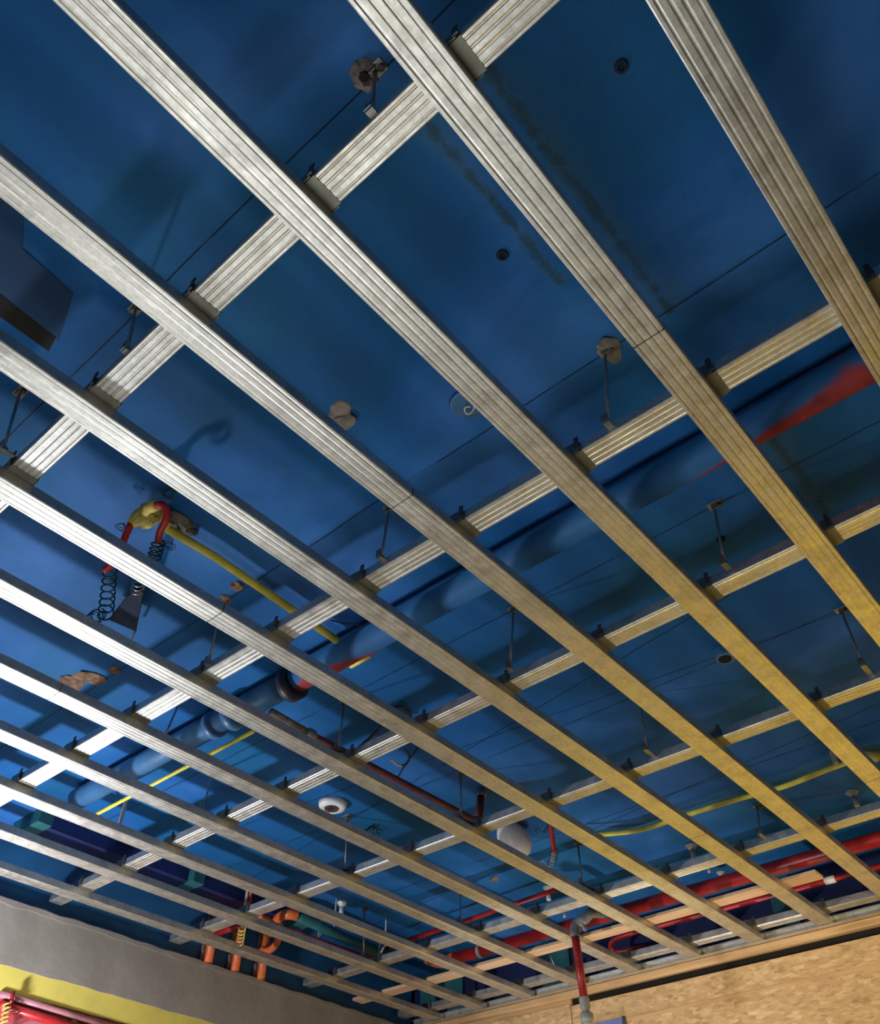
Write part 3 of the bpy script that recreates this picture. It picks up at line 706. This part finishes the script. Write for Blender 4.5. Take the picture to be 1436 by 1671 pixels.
obj('white_coupling', ring((-1.05, yu, zu), (1, 0, 0), .011, .045, .004), 'white', ub, True)
# ------------------------------------------------------------------ sprinkler drop
yd = 3.17 - .062
dx = at_y(945, 1575, yd).x
pT_ = at_y(938, 1524, yd); pB_ = at_y(953, 1628, yd)
sd = thing('sprinkler_drop', 'dark red drop pipe with grey elbows hanging down past the grid', 'sprinkler pipe', pB_)
obj('pipe_body', tube([pT_, pB_], .0165, 20), 'red', sd, True)
obj('elbow', tube(smooth_path([pT_ + Vector((0, 0, -.012)), pT_ + Vector((0, 0, .010)), pT_ + Vector((.010, .006, .038)), pT_ + Vector((.035, .010, .050))], 6), .0215, 18), 'grey', sd, True)
obj('elbow', tube(smooth_path([pT_ + Vector((.032, .008, .048)), pT_ + Vector((.05, .012, .052)), pT_ + Vector((.07, .03, .075)), pT_ + Vector((.07, .12, .100)), pT_ + Vector((.07, .20, .115))], 6), .021, 18), 'grey', sd, True)
obj('elbow_rim', ring(pT_ + Vector((.036, .021, .034)), (1, .3, 0), .0205, .012, .005), 'grey', sd, True)
d_ = (pB_ - pT_).normalized()
obj('reducer', lathe([(.017, -.002), (.0205, .002), (.0205, .035), (.015, .042), (.015, .055)], pB_, d_, 20), 'graypl', sd, True)
obj('sprinkler_head', lathe([(.022, 0), (.026, .006), (.026, .03), (.018, .036), (.018, .07), (.010, .075)], pB_ + d_ * .054, d_, 16), 'graypl', sd, True)
obj('thread', helix(pB_ + d_ * .075 + Vector((-.012, 0, 0)), pB_ + d_ * .125 + Vector((-.012, 0, 0)), .016, 6, .002), 'palebeige', sd, True)
# blue sign on the board wall
a_, b_ = at_y(967, 1666, YB), at_y(1018, 1661, YB)
sg = thing('wall_sign', 'blue plate fixed on the strand board wall, cut by the bottom picture edge', 'sign', (a_.x, YB - .004, b_.z - .2))
obj('plate', B(a_.x, b_.x, YB - .010, YB - .0005, b_.z - .22, b_.z, bev=.001), 'signblue', sg)
obj('frame_edge', B(b_.x - .003, b_.x + .010, YB - .014, YB - .0005, b_.z - .22, b_.z + .004, bev=.001), 'darksteel', sg)

# ------------------------------------------------------------------ orange elbows, teal pipe and hooks, left back corner
h1 = 1.40
e1 = thing('orange_elbow_pipe', 'fat orange elbow bending down from the blue-green pipe, lower left', 'pipe', H(465, 1500, h1))
obj('elbow', tube(smooth_path([H(486, 1494, h1), H(470, 1492, h1), H(455, 1498, h1), H(449, 1510, h1 - .01), H(440, 1522, h1 - .02)], 6), .022, 18), 'orange', e1, True)
obj('pipe_body', tube([H(484, 1494, h1), H(560, 1530, h1), H(652, 1568, h1)], .022, 18), 'teal', e1, True)
e2 = thing('orange_elbow_pipe', 'lower orange elbow with a red run, beside the far left channels', 'pipe', H(450, 1530, 1.345))
obj('elbow', tube(smooth_path([H(424, 1496, 1.345), H(436, 1502, 1.345), H(450, 1512, 1.345), H(480, 1524, 1.345)], 6), .015, 16), 'orange', e2, True)
obj('pipe_body', tube([H(478, 1522, 1.345), H(610, 1568, 1.345)], .014, 16), 'red', e2, True)
e3 = thing('orange_elbow_pipe', 'short hooked orange elbow under the tenth channel, lowest of the elbows', 'pipe', H(438, 1545, 1.36))
obj('elbow', tube(smooth_path([H(455, 1530, 1.37), H(451, 1540, 1.36), H(444, 1548, 1.35), H(434, 1552, 1.35), H(427, 1550, 1.36)], 6), .016, 16), 'orange', e3, True)
for k, (hx, hy) in enumerate(((520, 1530), (545, 1512), (618, 1560), (628, 1545))):
    p = H(hx, hy, 1.375)
    o = obj('pipe_hook', tube(smooth_path([(p.x, p.y, ZS), (p.x, p.y, p.z + .045), (p.x + .004, p.y - .004, p.z + .02), (p.x + .016, p.y - .016, p.z - .004), (p.x + .036, p.y - .020, p.z + .006), (p.x + .044, p.y - .012, p.z + .028)], 5), .004, 8), 'white', None, True)
    tag(o, ('lower left', 'upper left', 'lower right', 'upper right')[k] + ' of the four pale grey pipe hooks round the blue-green pipe', 'hook', 'grey pipe hooks')
for k, (vx, vy) in enumerate(((339, 1562), (382, 1580), (424, 1596))):
    p = at_x(vx, vy + 12, XL + .02)
    o = obj('riser_conduit', tube([(p.x, p.y, EYE + 1.245), (p.x, p.y, ZS - .02)], .019, 14), 'orange', None, True)
    tag(o, ('leftmost', 'middle', 'rightmost')[k] + ' of three short orange conduits rising from the plaster edge', 'conduit', 'orange riser conduits')
    c = obj('chased_groove', B(XL - .013, XL + .003, p.y - .030, p.y + .030, EYE + 1.24, ZS - .001, bev=.004), 'rust', o)
    c.location = (0, 0, 0)
    me = c.data
sp = H(395, 1500, 1.40)
wp = thing('white_red_pipe_pair', 'pale upright pipe with a red one behind it, above the yellow spring', 'pipe', H(402, 1470, 1.42))
obj('pale_pipe', tube(smooth_path([H(404, 1452, 1.46), H(401, 1470, 1.43), H(397, 1484, 1.40), H(392, 1488, 1.39)], 5), .0065, 10), 'graypl', wp, True)
obj('red_pipe', tube([H(410, 1452, 1.46), H(407, 1480, 1.42)], .008, 10), 'red', wp, True)
o = obj('coil_spring', helix(H(396, 1512, 1.30), H(392, 1538, 1.28), .014, 4.5, .0022), 'palebeige', None, True); tag(o, 'pale yellow coil spring hanging at the far left crossing', 'spring')
o = obj('red_stub', tube([H(352, 1524, 1.36), H(392, 1510, 1.36)], .014, 14), 'red', None, True); tag(o, 'short red pipe stub left of the pale yellow coil spring', 'pipe')
# ------------------------------------------------------------------ navy duct with teal straps along the left wall
du = thing('painted_duct', 'flat navy duct with teal straps hugging the slab along the left wall', 'duct', (-3.27, 2.0, EYE + 1.44))
obj('duct_body', B(-3.345, -3.21, 1.36, 2.62, EYE + 1.445, ZS - .0005, bev=.003), 'navy', du)
for yy in (1.30, 2.03, 2.66): obj('strap', B(-3.39, -3.17, yy, yy + .06, EYE + 1.438, ZS - .0005, bev=.002), 'teal', du)

# ------------------------------------------------------------------ things on the red wall below the yellow band
XW = XL - .004
for k, (a, b, rr, mt, lab) in enumerate((((0, 1622), (230, 1690), .012, 'pink', 'upper dusty pink pipe on the red wall, lower left corner'),
                                  ((0, 1640), (200, 1700), .016, 'red', 'thick red pipe under the pink one, lower left corner'))):
    o = obj('wall_pipe', tube([at_x(*a, XW + rr + .002), at_x(*b, XW + rr + .002)], rr, 14), mt, None, True); tag(o, lab, 'pipe')
o = obj('coil_spring', helix(at_x(12, 1638, XW + .05), at_x(5, 1690, XW + .05), .013, 7, .0028), 'palebeige', None, True); tag(o, 'pale yellow coil spring in the lower left corner on the red wall', 'spring')
o = obj('riser_conduit', tube([at_x(22, 1618, XW + .045), at_x(17, 1640, XW + .045)], .007, 10), 'redhose', None, True); tag(o, 'bright red sleeve above the corner spring on the red wall', 'conduit')
for k, (px, py, wd_, hh, mt, lab) in enumerate(((78, 1635, .010, .018, 'white', 'left white clip under the yellow band'), (120, 1665, .012, .02, 'white', 'right white clip at the bottom edge'),
                                 (127, 1648, .035, .010, 'orange', 'orange tag under the yellow band'), (172, 1661, .030, .010, 'signblue', 'blue tag under the yellow band'))):
    p = at_x(px, py, XW); o = obj('wall_clip', B(XW + .0005, XW + .008, p.y - wd_, p.y + wd_, p.z - hh / 2, p.z + hh / 2, bev=.002), mt); tag(o, lab, 'clip')
for o in D.objects:
    if '_o' in o: del o['_o']
